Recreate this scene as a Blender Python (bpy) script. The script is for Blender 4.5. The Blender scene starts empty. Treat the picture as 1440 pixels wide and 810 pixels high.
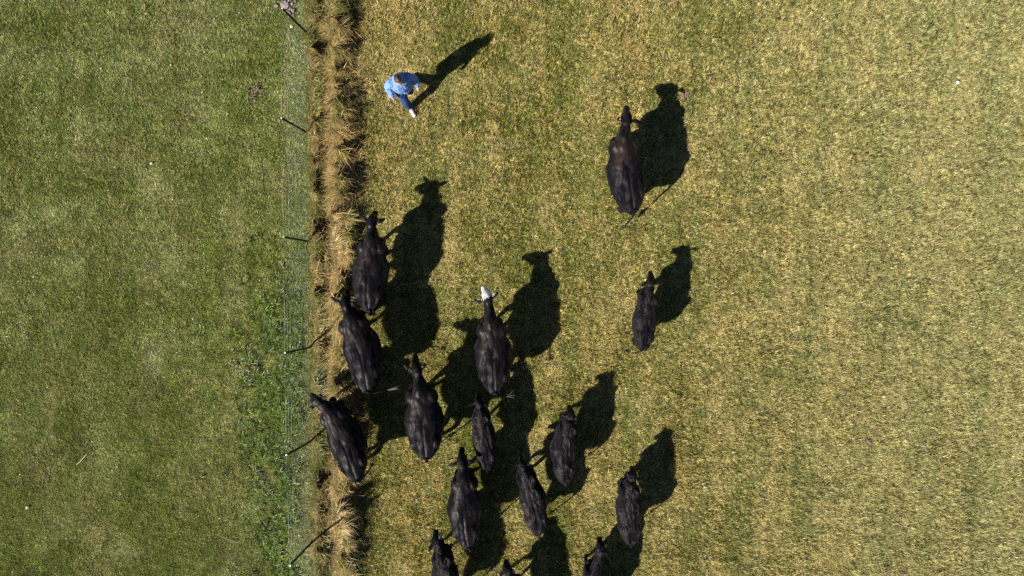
import bpy, bmesh, math, random
import numpy as np
from mathutils import Vector, Matrix, noise as mnoise

# ------------------------------------------------------------------ camera, sky, sun, exposure
scene = bpy.context.scene
COL = scene.collection
CAM_H = 16.0
cd = bpy.data.cameras.new('camera'); cam = bpy.data.objects.new('camera', cd); COL.objects.link(cam)
cam.location = (0, 0, CAM_H); cam.rotation_euler = (0, 0, 0)
cd.sensor_width = 36.0; cd.lens = 24.0; cd.clip_end = 3000.0; cd.clip_start = 0.1
scene.camera = cam

SUN_EL = math.radians(35.0)
SHADOW = Vector((0.785, 0.62)).normalized()          # direction shadows fall on the ground
world = bpy.data.worlds.new('World'); scene.world = world; world.use_nodes = True
wn = world.node_tree; bg = wn.nodes['Background']
sky = wn.nodes.new('ShaderNodeTexSky'); sky.sky_type = 'NISHITA'; sky.sun_disc = False
sky.sun_elevation = SUN_EL; sky.air_density = 0.45; sky.dust_density = 0.1
sky.sun_rotation = math.atan2(-SHADOW.x, -SHADOW.y)
wn.links.new(sky.outputs[0], bg.inputs[0]); bg.inputs[1].default_value = 0.05
sd = bpy.data.lights.new('sun', 'SUN'); sun = bpy.data.objects.new('sun', sd); COL.objects.link(sun)
sd.energy = 5.0; sd.angle = math.radians(0.5); sd.color = (1.0, 0.95, 0.87)
ld = Vector((SHADOW.x * math.cos(SUN_EL), SHADOW.y * math.cos(SUN_EL), -math.sin(SUN_EL)))
sun.rotation_euler = ld.to_track_quat('-Z', 'Y').to_euler(); sun.location = (-20, -16, 20)
scene.view_settings.view_transform = 'Standard'; scene.view_settings.look = 'None'
scene.view_settings.exposure = 1.2; scene.view_settings.gamma = 1.0
scene.view_settings.use_curve_mapping = False
scene.render.engine = 'CYCLES'
scene.cycles.use_denoising = False
scene.cycles.max_bounces = 5
scene.cycles.diffuse_bounces = 3
scene.cycles.transmission_bounces = 4
scene.render.film_transparent = False

rng = np.random.default_rng(7)
random.seed(7)

# ------------------------------------------------------------------ helpers
def G(x, y, z=0.0):
    """a point at height z seen at pixel x, y of the 1440 px photograph"""
    k = (CAM_H - z) / 960.0
    return Vector(((x - 720) * k, (405 - y) * k, z))

def tag(o, label=None, cat=None, group=None, kind=None):
    if label: o['label'] = label
    if cat: o['category'] = cat
    if group: o['group'] = group
    if kind: o['kind'] = kind
    return o

def mat_new(name):
    m = bpy.data.materials.new(name); m.use_nodes = True
    nt = m.node_tree
    return m, nt, nt.nodes['Principled BSDF'], nt.nodes['Material Output']

def node(nt, typ, ins=None, **props):
    n = nt.nodes.new(typ)
    for k, v in props.items(): setattr(n, k, v)
    for k, v in (ins or {}).items():
        if isinstance(v, bpy.types.NodeSocket): nt.links.new(v, n.inputs[k])
        else: n.inputs[k].default_value = v
    return n

def math_n(nt, op, a, b=0.0, c=None, clamp=False):
    ins = {0: a, 1: b}
    if c is not None: ins[2] = c
    return node(nt, 'ShaderNodeMath', ins, operation=op, use_clamp=clamp).outputs[0]

def mixc(nt, f, a, b, mode='MIX'):
    n = nt.nodes.new('ShaderNodeMix'); n.data_type = 'RGBA'; n.blend_type = mode
    for i, v in ((0, f), (6, a), (7, b)):
        if isinstance(v, bpy.types.NodeSocket): nt.links.new(v, n.inputs[i])
        elif i == 0: n.inputs[i].default_value = v
        else: n.inputs[i].default_value = (*v, 1.0)
    return n.outputs[2]

def smap(nt, v, a, b, c=0.0, d=1.0):
    n = node(nt, 'ShaderNodeMapRange', {0: v, 1: a, 2: b, 3: c, 4: d}, interpolation_type='SMOOTHSTEP')
    return n.outputs[0]

def link_mesh(name, me, mat, parent=None, smooth=True):
    if mat and not me.materials: me.materials.append(mat)
    if smooth:
        me.polygons.foreach_set('use_smooth', [True] * len(me.polygons))
    o = bpy.data.objects.new(name, me); COL.objects.link(o)
    if parent is not None: o.parent = parent
    return o

def obj_bm(name, bm, mat, parent=None, smooth=True):
    me = bpy.data.meshes.new(name); bm.to_mesh(me); bm.free()
    return link_mesh(name, me, mat, parent, smooth)

def catmull(P, R, n):
    P = [Vector(p) for p in P]
    if len(P) < 3 or n <= 1:
        return P, R
    Q = [P[0] * 2 - P[1]] + P + [P[-1] * 2 - P[-2]]
    S = [R[0]] + list(R) + [R[-1]]
    op, orr = [], []
    for i in range(len(P) - 1):
        for j in range(n):
            t = j / n; t2 = t * t; t3 = t2 * t
            w = (-.5 * t3 + t2 - .5 * t, 1.5 * t3 - 2.5 * t2 + 1, -1.5 * t3 + 2 * t2 + .5 * t, .5 * t3 - .5 * t2)
            op.append(sum((Q[i + k] * w[k] for k in range(4)), Vector((0, 0, 0))))
            orr.append(tuple(S[i + 1][c] * (1 - t) + S[i + 2][c] * t for c in range(2)))
    op.append(P[-1]); orr.append(tuple(R[-1]))
    return op, orr

def tube(bm, pts, rad, up=(0, 0, 1), seg=14, n=4, p=2.0, dome=True):
    """closed lofted limb; rad = radius or (lateral, along up) per point; p = superellipse power"""
    rad = [(r, r) if not isinstance(r, tuple) else r for r in rad]
    pts, rad = catmull(pts, rad, n)
    up = Vector(up); rings = []
    N = len(pts)
    secs = []
    for i in range(N):
        t = (pts[min(i + 1, N - 1)] - pts[max(i - 1, 0)]).normalized()
        secs.append((pts[i], rad[i], t))
    if dome:
        a, ra, ta = secs[0]; b, rb, tb = secs[-1]
        m0 = min(ra); m1 = min(rb)
        pre = [(a - ta * m0 * s, (ra[0] * c, ra[1] * c), ta) for s, c in ((.95, .3), (.7, .7), (.38, .92))]
        post = [(b + tb * m1 * s, (rb[0] * c, rb[1] * c), tb) for s, c in ((.38, .92), (.7, .7), (.95, .3))]
        secs = pre + secs + post
    for c, r, t in secs:
        lat = t.cross(up)
        if lat.length < 1e-4: lat = t.cross(Vector((1, 0, 0)))
        lat.normalize(); v = lat.cross(t).normalized()
        ring = []
        for k in range(seg):
            a = 2 * math.pi * k / seg
            ca, sa = math.cos(a), math.sin(a)
            x = math.copysign(abs(ca) ** (2 / p), ca); y = math.copysign(abs(sa) ** (2 / p), sa)
            ring.append(bm.verts.new(c + lat * r[0] * x + v * r[1] * y))
        rings.append(ring)
    for i in range(len(rings) - 1):
        for k in range(seg):
            bm.faces.new((rings[i][k], rings[i][(k + 1) % seg], rings[i + 1][(k + 1) % seg], rings[i + 1][k]))
    bm.faces.new(list(reversed(rings[0]))); bm.faces.new(rings[-1])

def ball(bm, c, r, rot=None, seg=14):
    r = (r, r, r) if not isinstance(r, (tuple, list)) else r
    M = Matrix.Translation(Vector(c)) @ (rot or Matrix.Identity(4)) @ Matrix.Diagonal((*r, 1))
    bmesh.ops.create_uvsphere(bm, u_segments=seg, v_segments=max(8, seg // 2 + 2), radius=1, matrix=M)

def fuse(bm, voxel, smooth_it=4, fac=.5):
    """one continuous surface from overlapping closed shells"""
    bmesh.ops.recalc_face_normals(bm, faces=bm.faces)
    me = bpy.data.meshes.new('tmp'); bm.to_mesh(me); bm.free()
    o = bpy.data.objects.new('tmp', me); COL.objects.link(o)
    m = o.modifiers.new('r', 'REMESH'); m.mode = 'VOXEL'; m.voxel_size = voxel; m.adaptivity = 0
    s = o.modifiers.new('s', 'SMOOTH'); s.iterations = smooth_it; s.factor = fac
    dg = bpy.context.evaluated_depsgraph_get(); dg.update()
    out = bpy.data.meshes.new_from_object(o.evaluated_get(dg), depsgraph=dg)
    bpy.data.objects.remove(o); bpy.data.meshes.remove(me)
    return out

def get_co(me):
    a = np.empty(len(me.vertices) * 3, np.float32); me.vertices.foreach_get('co', a); return a.reshape(-1, 3)

def set_col(me, name, rgba):
    at = me.color_attributes.new(name, 'FLOAT_COLOR', 'POINT')
    at.data.foreach_set('color', np.ascontiguousarray(rgba, np.float32).ravel())

# ------------------------------------------------------------------ grass blade generator
def blade_mesh(name, base, az, L, W, e0, e1, seg, rnd, tone, twist=None):
    """many curved blades as one mesh; vertex colour = (random, along-blade, tone, 1)"""
    n = len(L)
    t = np.linspace(0, 1, seg + 1)
    wid = np.clip(1 - t ** 1.6, 0, 1)
    pos = base.copy(); P = [pos.copy()]
    for i in range(seg):
        tm = (i + .5) / seg
        e = e0 + (e1 - e0) * tm
        d = np.stack([np.cos(e) * np.cos(az), np.cos(e) * np.sin(az), np.sin(e)], 1)
        pos = pos + d * (L / seg)[:, None]
        P.append(pos.copy())
    sa = az + math.pi / 2 if twist is None else az + math.pi / 2 + twist
    side = np.stack([np.cos(sa), np.sin(sa), np.zeros(n)], 1) * (W / 2)[:, None]
    V = []
    for i in range(seg):
        V.append(P[i] - side * wid[i]); V.append(P[i] + side * wid[i])
    V.append(P[seg])
    V = np.stack(V, 1)                        # n, 2seg+1, 3
    nv = 2 * seg + 1
    faces_q = []
    for i in range(seg - 1):
        faces_q.append([2 * i, 2 * i + 1, 2 * i + 3, 2 * i + 2])
    tri = [2 * (seg - 1), 2 * (seg - 1) + 1, 2 * seg]
    off = (np.arange(n) * nv)[:, None]
    loops = []; 
    per = np.array([v for f in faces_q for v in f] + tri)
    loops = (off + per[None, :]).ravel().astype(np.int32)
    sizes = np.tile(np.array([4] * (seg - 1) + [3]), n)
    starts = np.concatenate([[0], np.cumsum(sizes)[:-1]]).astype(np.int32)
    me = bpy.data.meshes.new(name)
    me.vertices.add(n * nv); me.vertices.foreach_set('co', V.astype(np.float32).ravel())
    me.loops.add(len(loops)); me.loops.foreach_set('vertex_index', loops)
    me.polygons.add(len(sizes)); me.polygons.foreach_set('loop_start', starts)
    me.update(calc_edges=True); 
    al = np.concatenate([np.repeat(t[:seg], 2), [1.0]])
    c = np.ones((n, nv, 4), np.float32)
    c[:, :, 0] = rnd[:, None]; c[:, :, 1] = al[None, :]; c[:, :, 2] = tone[:, None]
    set_col(me, 'blade', c.reshape(-1, 4))
    return me

# ------------------------------------------------------------------ materials
FENCE_X = lambda y: -4.82 + (-4.67 + 4.82) * (6.0 - y) / 12.0   # fence line on the ground, leaning slightly

def grass_nodes(nt, dry_lo, dry_hi, g1, g2, s1, s2, s3, band=False, lush=False):
    geo = nt.nodes.new('ShaderNodeNewGeometry')
    pos = geo.outputs['Position']
    sep = node(nt, 'ShaderNodeSeparateXYZ', {0: pos})
    X, Y = sep.outputs[0], sep.outputs[1]
    flat = node(nt, 'ShaderNodeCombineXYZ', {0: X, 1: Y, 2: 0.0}).outputs[0]
    streak = node(nt, 'ShaderNodeVectorMath', {0: flat, 1: (1.6, .10, 1.0)}, operation='MULTIPLY').outputs[0]
    big = node(nt, 'ShaderNodeTexNoise', {'Vector': flat, 'Scale': .55, 'Detail': 4.0, 'Roughness': .6}).outputs[0]
    mid = node(nt, 'ShaderNodeTexNoise', {'Vector': flat, 'Scale': 3.2, 'Detail': 4.0, 'Roughness': .65}).outputs[0]
    fine = node(nt, 'ShaderNodeTexNoise', {'Vector': flat, 'Scale': 17.0, 'Detail': 2.0}).outputs[0]
    band_n = node(nt, 'ShaderNodeTexNoise', {'Vector': streak, 'Scale': 1.1, 'Detail': 2.0}).outputs[0]
    a = math_n(nt, 'MULTIPLY_ADD', big, .9, 0.0)
    a = math_n(nt, 'MULTIPLY_ADD', mid, .9, a)
    a = math_n(nt, 'MULTIPLY_ADD', fine, .8, a)
    a = math_n(nt, 'MULTIPLY_ADD', band_n, .7, a)          # mean about 1.65
    dry = smap(nt, a, 1.36, 1.94, dry_lo, dry_hi)
    return X, Y, flat, big, mid, fine, dry

def blade_material(name, dry_lo, dry_hi, g1, g2, s1, s2, side):
    m, nt, P, out = mat_new(name)
    X, Y, flat, big, mid, fine, dry = grass_nodes(nt, dry_lo, dry_hi, g1, g2, s1, s2, None)
    at = node(nt, 'ShaderNodeAttribute', attribute_name='blade')
    cs = node(nt, 'ShaderNodeSeparateColor', {0: at.outputs['Color']})
    r, al, tone = cs.outputs[0], cs.outputs[1], cs.outputs[2]
    if side == 'right':
        # straw share rises to the right, painting in the backscatter brightening there
        dry = math_n(nt, 'ADD', dry, smap(nt, X, -4.5, 11.0, -.04, .14))
        dry = math_n(nt, 'ADD', dry, smap(nt, X, -3.0, -1.2, .16, .0))
        bandx = math_n(nt, 'MULTIPLY', smap(nt, X, 7.0, 7.7), smap(nt, X, 8.7, 8.0))
        dry = math_n(nt, 'ADD', dry, math_n(nt, 'MULTIPLY', bandx, .16))
    d = math_n(nt, 'SUBTRACT', dry, r)
    isdry = smap(nt, d, -.12, .12)
    hue = node(nt, 'ShaderNodeTexWhiteNoise', {'W': r}, noise_dimensions='1D').outputs['Value']
    green = mixc(nt, mid, g1, g2)
    green = mixc(nt, hue, green, tuple(min(1, c * 1.25) for c in g2))
    straw = mixc(nt, hue, s1, s2)
    col = mixc(nt, isdry, green, straw)
    lum = math_n(nt, 'MULTIPLY_ADD', tone, 1.3, .30)
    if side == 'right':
        col = mixc(nt, smap(nt, X, 1.0, 12.5, .0, .50), col, (.38, .385, .165))  # pale tint to the right: backscatter hotspot painted into the grass colour
    if side == 'left':
        # brownish thatch patches and a ribbon painting the netting's pale haze into the turf colour
        mott = math_n(nt, 'MULTIPLY', smap(nt, mid, .36, .62, .86, 1.08), smap(nt, big, .35, .6, .94, 1.08))
        lum = math_n(nt, 'MULTIPLY', lum, mott)
        brown = smap(nt, big, .50, .66)
        col = mixc(nt, math_n(nt, 'MULTIPLY', brown, .42), col, (.27, .25, .095))
        rib = math_n(nt, 'MULTIPLY', smap(nt, X, -5.32, -5.18), smap(nt, X, -4.72, -4.80))
        col = mixc(nt, math_n(nt, 'MULTIPLY', rib, .38), col, (.26, .34, .14))
    col = mixc(nt, 1.0, col, node(nt, 'ShaderNodeCombineXYZ', {0: lum, 1: lum, 2: lum}).outputs[0], 'MULTIPLY')
    dif = node(nt, 'ShaderNodeBsdfDiffuse', {0: col})
    tra = node(nt, 'ShaderNodeBsdfTranslucent', {0: col})
    glo = node(nt, 'ShaderNodeBsdfGlossy', {0: (.9, .9, .9, 1), 'Roughness': .42})
    mx = node(nt, 'ShaderNodeMixShader', {0: .28, 1: dif.outputs[0], 2: tra.outputs[0]})
    mx2 = node(nt, 'ShaderNodeMixShader', {0: .035, 1: mx.outputs[0], 2: glo.outputs[0]})
    nt.links.new(mx2.outputs[0], out.inputs[0]); nt.nodes.remove(P)
    return m

M = {}
GR1, GR2 = (.085, .105, .012), (.185, .195, .028)
ST1, ST2 = (.40, .305, .080), (.62, .49, .19)
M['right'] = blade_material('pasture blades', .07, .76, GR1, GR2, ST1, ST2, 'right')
M['left'] = blade_material('green paddock blades', .0, .50, (.105, .148, .022), (.225, .270, .046), (.34, .29, .11), (.50, .43, .19), 'left')
M['rough'] = blade_material('rough long grass blades', .30, 1.0, (.085, .115, .014), (.19, .20, .034), (.34, .225, .070), (.60, .445, .18), 'strip')
M['lush'] = blade_material('lush grass blades', -.05, .15, (.040, .074, .007), (.115, .165, .016), (.36, .30, .14), (.5, .42, .2), 'lush')

def ground_material():
    m, nt, P, out = mat_new('soil and thatch')
    geo = nt.nodes.new('ShaderNodeNewGeometry'); pos = geo.outputs['Position']
    sep = node(nt, 'ShaderNodeSeparateXYZ', {0: pos}); X, Y = sep.outputs[0], sep.outputs[1]
    n1 = node(nt, 'ShaderNodeTexNoise', {'Vector': pos, 'Scale': .6, 'Detail': 5.0}).outputs[0]
    n2 = node(nt, 'ShaderNodeTexNoise', {'Vector': pos, 'Scale': 22.0, 'Detail': 5.0, 'Roughness': .7}).outputs[0]
    strip = math_n(nt, 'MULTIPLY', smap(nt, X, -4.9, -4.7), smap(nt, X, -3.5, -3.7))
    soil = mixc(nt, smap(nt, n2, .35, .65), (.016, .013, .007), (.060, .048, .022))
    # beyond the modelled blades the sheet itself is sward-coloured
    gl = mixc(nt, n1, (.060, .088, .018), (.100, .125, .032))
    gr = mixc(nt, n1, (.125, .125, .040), (.195, .170, .065))
    sward = mixc(nt, smap(nt, X, -4.9, -4.6), gl, gr)
    ax = math_n(nt, 'ABSOLUTE', X); ay = math_n(nt, 'ABSOLUTE', Y)
    far = math_n(nt, 'MAXIMUM', smap(nt, ax, 16.5, 18.0), smap(nt, ay, 11.2, 12.6))
    col = mixc(nt, math_n(nt, 'MAXIMUM', far, .25), soil, sward)
    nt.links.new(col, P.inputs['Base Color']); P.inputs['Roughness'].default_value = .95
    P.inputs['Specular IOR Level'].default_value = .1
    nt.links.new(mixc(nt, strip, mixc(nt, math_n(nt, 'MAXIMUM', far, .25), soil, sward), soil), P.inputs['Base Color'])
    b = node(nt, 'ShaderNodeBump', {'Height': n2, 'Strength': .8, 'Distance': .03})
    nt.links.new(b.outputs[0], P.inputs['Normal'])
    return m

def simple(name, col, rough=.6, metal=0.0, var=.25, scale=40., bump=.3, bd=.004, spec=.5):
    m, nt, P, out = mat_new(name)
    tc = nt.nodes.new('ShaderNodeTexCoord').outputs['Object']
    n = node(nt, 'ShaderNodeTexNoise', {'Vector': tc, 'Scale': scale, 'Detail': 4.0, 'Roughness': .6}).outputs[0]
    c = mixc(nt, smap(nt, n, .3, .7), tuple(x * (1 - var) for x in col), tuple(min(1, x * (1 + var)) for x in col))
    nt.links.new(c, P.inputs['Base Color']); P.inputs['Roughness'].default_value = rough
    P.inputs['Metallic'].default_value = metal; P.inputs['Specular IOR Level'].default_value = spec
    b = node(nt, 'ShaderNodeBump', {'Height': n, 'Strength': bump, 'Distance': bd})
    nt.links.new(b.outputs[0], P.inputs['Normal'])
    return m

# ------------------------------------------------------------------ ground
def make_ground():
    bm = bmesh.new()
    xs = sorted(set([-900, -300, -100, -40] + list(np.arange(-22, 22.1, .5)) + [40, 100, 300, 900]))
    ys = sorted(set([-900, -300, -100, -40] + list(np.arange(-16, 16.1, .5)) + [40, 100, 300, 900]))
    g = [[bm.verts.new((x, y, .012 * mnoise.noise(Vector((x * .7, y * .7, 0))) - .01)) for x in xs] for y in ys]
    for j in range(len(ys) - 1):
        for i in range(len(xs) - 1):
            bm.faces.new((g[j][i], g[j][i + 1], g[j + 1][i + 1], g[j + 1][i]))
    o = obj_bm('ground', bm, ground_material()); tag(o, kind='structure')
make_ground()

# ------------------------------------------------------------------ short grass: blade patches set out by geometry nodes
def patch(name, n, size, lmin, lmax, w, e_lo, mat, seed, clump=60):
    r = np.random.default_rng(seed)
    xy = (r.random((n, 2)) - .5) * size
    cc = (r.random((clump, 2)) - .5) * size; ch = r.random(clump); caz = r.random(clump) * 6.283
    d = ((xy[:, None, :] - cc[None]) ** 2).sum(2)
    k = d.argmin(1)
    pull = r.random(n) ** 1.5 * .5
    xy = xy + (cc[k] - xy) * pull[:, None]
    hh = .5 + .75 * ch[k]
    L = (lmin + (lmax - lmin) * r.random(n) ** 1.3) * hh
    az = np.where(r.random(n) < .55, caz[k] + r.normal(0, .7, n), r.random(n) * 6.283)
    e0 = np.radians(r.uniform(45, 88, n)); e1 = np.radians(r.uniform(e_lo, 55, n))
    W = w * r.uniform(.6, 1.4, n)
    base = np.concatenate([xy, np.full((n, 1), -.012)], 1)
    rnd = np.clip(r.random(n) * .75 + r.random(clump)[k] * .25, 0, 1)
    tone = np.clip(.5 * r.random(n) + .5 * r.random(clump)[k], 0, 1)
    me = blade_mesh(name, base, az, L, W, e0, e1, 2, rnd, tone)
    me.materials.append(mat)
    return bpy.data.objects.new(name, me)

def scatter(name, label, cat, pts, kinds, rots, scl, zs, variants):
    me = bpy.data.meshes.new(name); n = len(pts)
    me.vertices.add(n)
    me.vertices.foreach_set('co', np.concatenate([pts, np.zeros((n, 1))], 1).astype(np.float32).ravel())
    for nm, arr, ty in (('kind_id', kinds, 'INT'), ('turn', rots, 'FLOAT'), ('size', scl, 'FLOAT'), ('tall', zs, 'FLOAT')):
        a = me.attributes.new(nm, ty, 'POINT'); a.data.foreach_set('value', arr)
    o = bpy.data.objects.new(name, me); COL.objects.link(o)
    ng = bpy.data.node_groups.new(name, 'GeometryNodeTree')
    ng.interface.new_socket('Geometry', in_out='INPUT', socket_type='NodeSocketGeometry')
    ng.interface.new_socket('Geometry', in_out='OUTPUT', socket_type='NodeSocketGeometry')
    gi = ng.nodes.new('NodeGroupInput'); go = ng.nodes.new('NodeGroupOutput')
    join = ng.nodes.new('GeometryNodeJoinGeometry')
    def attr(nm, dt):
        a = ng.nodes.new('GeometryNodeInputNamedAttribute'); a.data_type = dt; a.inputs[0].default_value = nm
        return [s for s in a.outputs if s.enabled and s.name == 'Attribute'][0] if dt != 'x' else None
    turn = attr('turn', 'FLOAT'); size = attr('size', 'FLOAT'); tall = attr('tall', 'FLOAT'); kid = attr('kind_id', 'INT')
    rx = ng.nodes.new('ShaderNodeCombineXYZ'); ng.links.new(turn, rx.inputs[2])
    sx = ng.nodes.new('ShaderNodeCombineXYZ')
    ng.links.new(size, sx.inputs[0]); ng.links.new(size, sx.inputs[1]); ng.links.new(tall, sx.inputs[2])
    for i, v in enumerate(variants):
        oi = ng.nodes.new('GeometryNodeObjectInfo'); oi.inputs[0].default_value = v; oi.transform_space = 'ORIGINAL'
        cmp_ = ng.nodes.new('FunctionNodeCompare'); cmp_.data_type = 'INT'; cmp_.operation = 'EQUAL'
        ins = [s for s in cmp_.inputs if s.enabled]
        ng.links.new(kid, ins[0]); ins[1].default_value = i
        iop = ng.nodes.new('GeometryNodeInstanceOnPoints')
        ng.links.new(gi.outputs[0], iop.inputs['Points']); ng.links.new(cmp_.outputs[0], iop.inputs['Selection'])
        ng.links.new(oi.outputs['Geometry'], iop.inputs['Instance'])
        ng.links.new(rx.outputs[0], iop.inputs['Rotation']); ng.links.new(sx.outputs[0], iop.inputs['Scale'])
        ng.links.new(iop.outputs[0], join.inputs[0])
    ng.links.new(join.outputs[0], go.inputs[0])
    mo = o.modifiers.new('scatter', 'NODES'); mo.node_group = ng
    tag(o, label, cat, kind='stuff')
    return o

def grid_pts(x0, x1, y0, y1, step, keep, jit=.2, seed=1):
    r = np.random.default_rng(seed)
    gx, gy = np.meshgrid(np.arange(x0, x1, step), np.arange(y0, y1, step))
    p = np.stack([gx.ravel(), gy.ravel()], 1) + (r.random((gx.size, 2)) - .5) * step * jit * 2
    return p[np.array([keep(a, b) for a, b in p])]

def inst_attrs(p, nvar, seed, smin=.92, smax=1.12, hvar=.35):
    r = np.random.default_rng(seed); n = len(p)
    h = np.array([1 + hvar * (mnoise.noise(Vector((x * .9, y * .9, seed))) + mnoise.noise(Vector((x * 2.4, y * 1.4, seed)))) * 1.5 for x, y in p])
    return (r.integers(0, nvar, n).astype(np.int32), (r.random(n) * 6.283).astype(np.float32),
            r.uniform(smin, smax, n).astype(np.float32), np.clip(h * r.uniform(.8, 1.2, n), .45, 1.8).astype(np.float32))

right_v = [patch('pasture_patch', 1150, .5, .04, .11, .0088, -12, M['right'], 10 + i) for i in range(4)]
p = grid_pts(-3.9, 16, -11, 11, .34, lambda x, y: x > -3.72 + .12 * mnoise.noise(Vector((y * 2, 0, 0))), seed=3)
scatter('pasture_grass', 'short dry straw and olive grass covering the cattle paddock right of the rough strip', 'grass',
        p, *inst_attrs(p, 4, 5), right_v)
left_v = [patch('paddock_patch', 1500, .5, .028, .070, .0072, -5, M['left'], 30 + i, clump=110) for i in range(4)]
p = grid_pts(-16, -4.4, -11, 11, .34, lambda x, y: x < FENCE_X(y) + .06, seed=4)
scatter('paddock_grass', 'close green turf covering the empty paddock left of the wire fence', 'grass',
        p, *inst_attrs(p, 4, 6, hvar=.3), left_v)

# ------------------------------------------------------------------ rough strip beside the fence, lush tufts
def tussocks(name, label, cat, centres, mat, seed, holes=False, wmul=1.0):
    """centres: x, y, radius, count, length, gloss-lean azimuth, spread, dryness offset"""
    r = np.random.default_rng(seed)
    B, A, L, W, E0, E1, R, T, TW = [], [], [], [], [], [], [], [], []
    for (x, y, rad, n, ln, az0, spread, dry) in centres:
        n = int(n)
        if holes and mnoise.noise(Vector((x * 3.1, y * 1.9, 30))) + .5 * mnoise.noise(Vector((x * 7, y * 5, 3))) > .14: continue
        th = r.random(n) * 6.283; rr = rad * np.sqrt(r.random(n)) * .8
        B.append(np.stack([x + rr * np.cos(th), y + rr * np.sin(th), np.full(n, -.01)], 1))
        az = np.where(r.random(n) < spread, th + r.normal(0, .5, n), az0 + r.normal(0, .55, n))
        A.append(az); L.append(ln * r.uniform(.45, 1.15, n)); W.append(r.uniform(.005, .0135, n) * wmul)
        E0.append(np.radians(r.uniform(52, 88, n))); E1.append(np.radians(r.uniform(-50, 30, n)))
        R.append(np.clip(r.random(n) * .8 + .1 - dry, 0, 1)); T.append(np.clip(r.normal(.5, .16, n) + r.normal(0, .2), 0, 1)); TW.append(r.normal(0, .5, n))
    c = np.concatenate
    me = blade_mesh(name, c(B), c(A), c(L), c(W), c(E0), c(E1), 4, c(R), c(T), c(TW))
    me.materials.append(mat)
    o = bpy.data.objects.new(name, me); COL.objects.link(o); tag(o, label, cat, kind='stuff')
    return o

rr_ = random.Random(11)
def nz2(x, y, z): return mnoise.noise(Vector((x, y, z)))
def mound(x, y):
    """height of the matted old grass above the soil, u metres right of the fence"""
    u = x - FENCE_X(y) - .05 * nz2(y * .7, 0, 3)
    a = .17 * math.exp(-((u - .19) / .13) ** 2) * min(1.3, max(.1, .75 + 1.3 * nz2(y * 1.7, 0, 7)))
    c = .80 + .09 * nz2(y * .6, 4, 4)
    wd = .23 + .06 * nz2(y * 1.3, 8, 1)
    b_ = .36 * math.exp(-(abs(u - c) / wd) ** 2.6) * min(1.35, max(.25, .85 + .9 * nz2(y * 1.25, 5, 9)))
    lump = max(.15, 1 + 1.3 * nz2(x * 4.2, y * 3.4, 5) + .55 * nz2(x * 10, y * 8, 2))
    f = .05 * max(0, nz2(x * 3, y * 3, 8)) * math.exp(-((u - 1.3) / .3) ** 2)
    return (a + b_) * lump + f
def strip_mound():
    us = np.arange(-.06, 1.75, .032); ys = np.arange(-11.5, 11.5, .032)
    V = []
    for yy in ys:
        fx = FENCE_X(yy)
        for u in us: V.append((fx + u, yy, mound(fx + u, yy) - .018 if -.03 < u < 1.7 else -.04))
    nu = len(us); ny = len(ys)
    idx = np.arange(nu * ny).reshape(ny, nu)
    F = np.stack([idx[:-1, :-1], idx[:-1, 1:], idx[1:, 1:], idx[1:, :-1]], -1).reshape(-1, 4)
    me = bpy.data.meshes.new('matted_thatch'); me.from_pydata(V, [], F.tolist()); me.update()
    m = simple('matted thatch', (.075, .055, .024), .95, var=.6, scale=26., bump=1.0, bd=.03, spec=.1)
    o = link_mesh('matted_thatch', me, m); tag(o, 'mounds of dead matted thatch under the long grass beside the fence', 'thatch', kind='stuff')
strip_mound()
def strip_blades():
    r = np.random.default_rng(21); n = 74000
    yy = r.uniform(-11.4, 11.4, n)
    u = np.concatenate([r.normal(.80, .22, n // 2), r.uniform(-.02, .45, n // 4), r.uniform(.3, 1.75, n - n // 2 - n // 4)])
    B, A, L, W, E0, E1, R, T = [], [], [], [], [], [], [], []
    for i in range(n):
        ui = float(u[i])
        if ui < -.03: continue
        y_ = float(yy[i]); x_ = FENCE_X(y_) + ui; z_ = mound(x_, y_)
        dens = min(1, z_ * 4.2 + (.62 if ui < .3 else .18) + (.34 if ui > 1.05 else 0))
        if ui > 1.2: dens *= max(0, 1 - (ui - 1.2) / .6)
        q = r.random(6)
        if q[0] > dens: continue
        sw = 3.2 * nz2(x_ * 2.1, y_ * 1.6, 40) + 1.2 * nz2(x_ * 6, y_ * 5, 41)
        az = -1.4 + sw + r.normal(0, .55)
        if q[1] < .16: az = q[2] * 6.283
        ln = (.13 + .27 * q[3] ** 1.4) * (.75 if ui < .35 else 1.0) * (.6 if ui > 1.25 else 1)
        if q[1] > .965: ln *= 1.7
        hue = nz2(x_ * 2.3, y_ * 1.8, 60) + .5 * nz2(x_ * 6, y_ * 6, 61)
        B.append((x_, y_, z_ - .03)); A.append(az); L.append(ln); W.append(.0045 + .0065 * q[4])
        E0.append(math.radians(18 + 60 * q[5] ** 1.2)); E1.append(math.radians(r.uniform(-42, 22)))
        gr = .62 * hue + (.32 if ui < .32 else -.16)
        R.append(min(1, max(0, r.random() * .62 + .22 + gr))); T.append(min(1, max(0, .5 + r.normal(0, .22) + .25 * nz2(x_ * 9, y_ * 9, 1))))
    f = lambda v: np.array(v, np.float64)
    me = blade_mesh('rough_grass', f(B), f(A), f(L), f(W), f(E0), f(E1), 4, f(R), f(T), np.random.default_rng(2).normal(0, .5, len(L)))
    me.materials.append(M['rough'])
    o = bpy.data.objects.new('rough_grass', me); COL.objects.link(o)
    tag(o, 'long matted straw and green grass left ungrazed in a strip beside the wire fence', 'grass', kind='stuff')
strip_blades()

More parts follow.
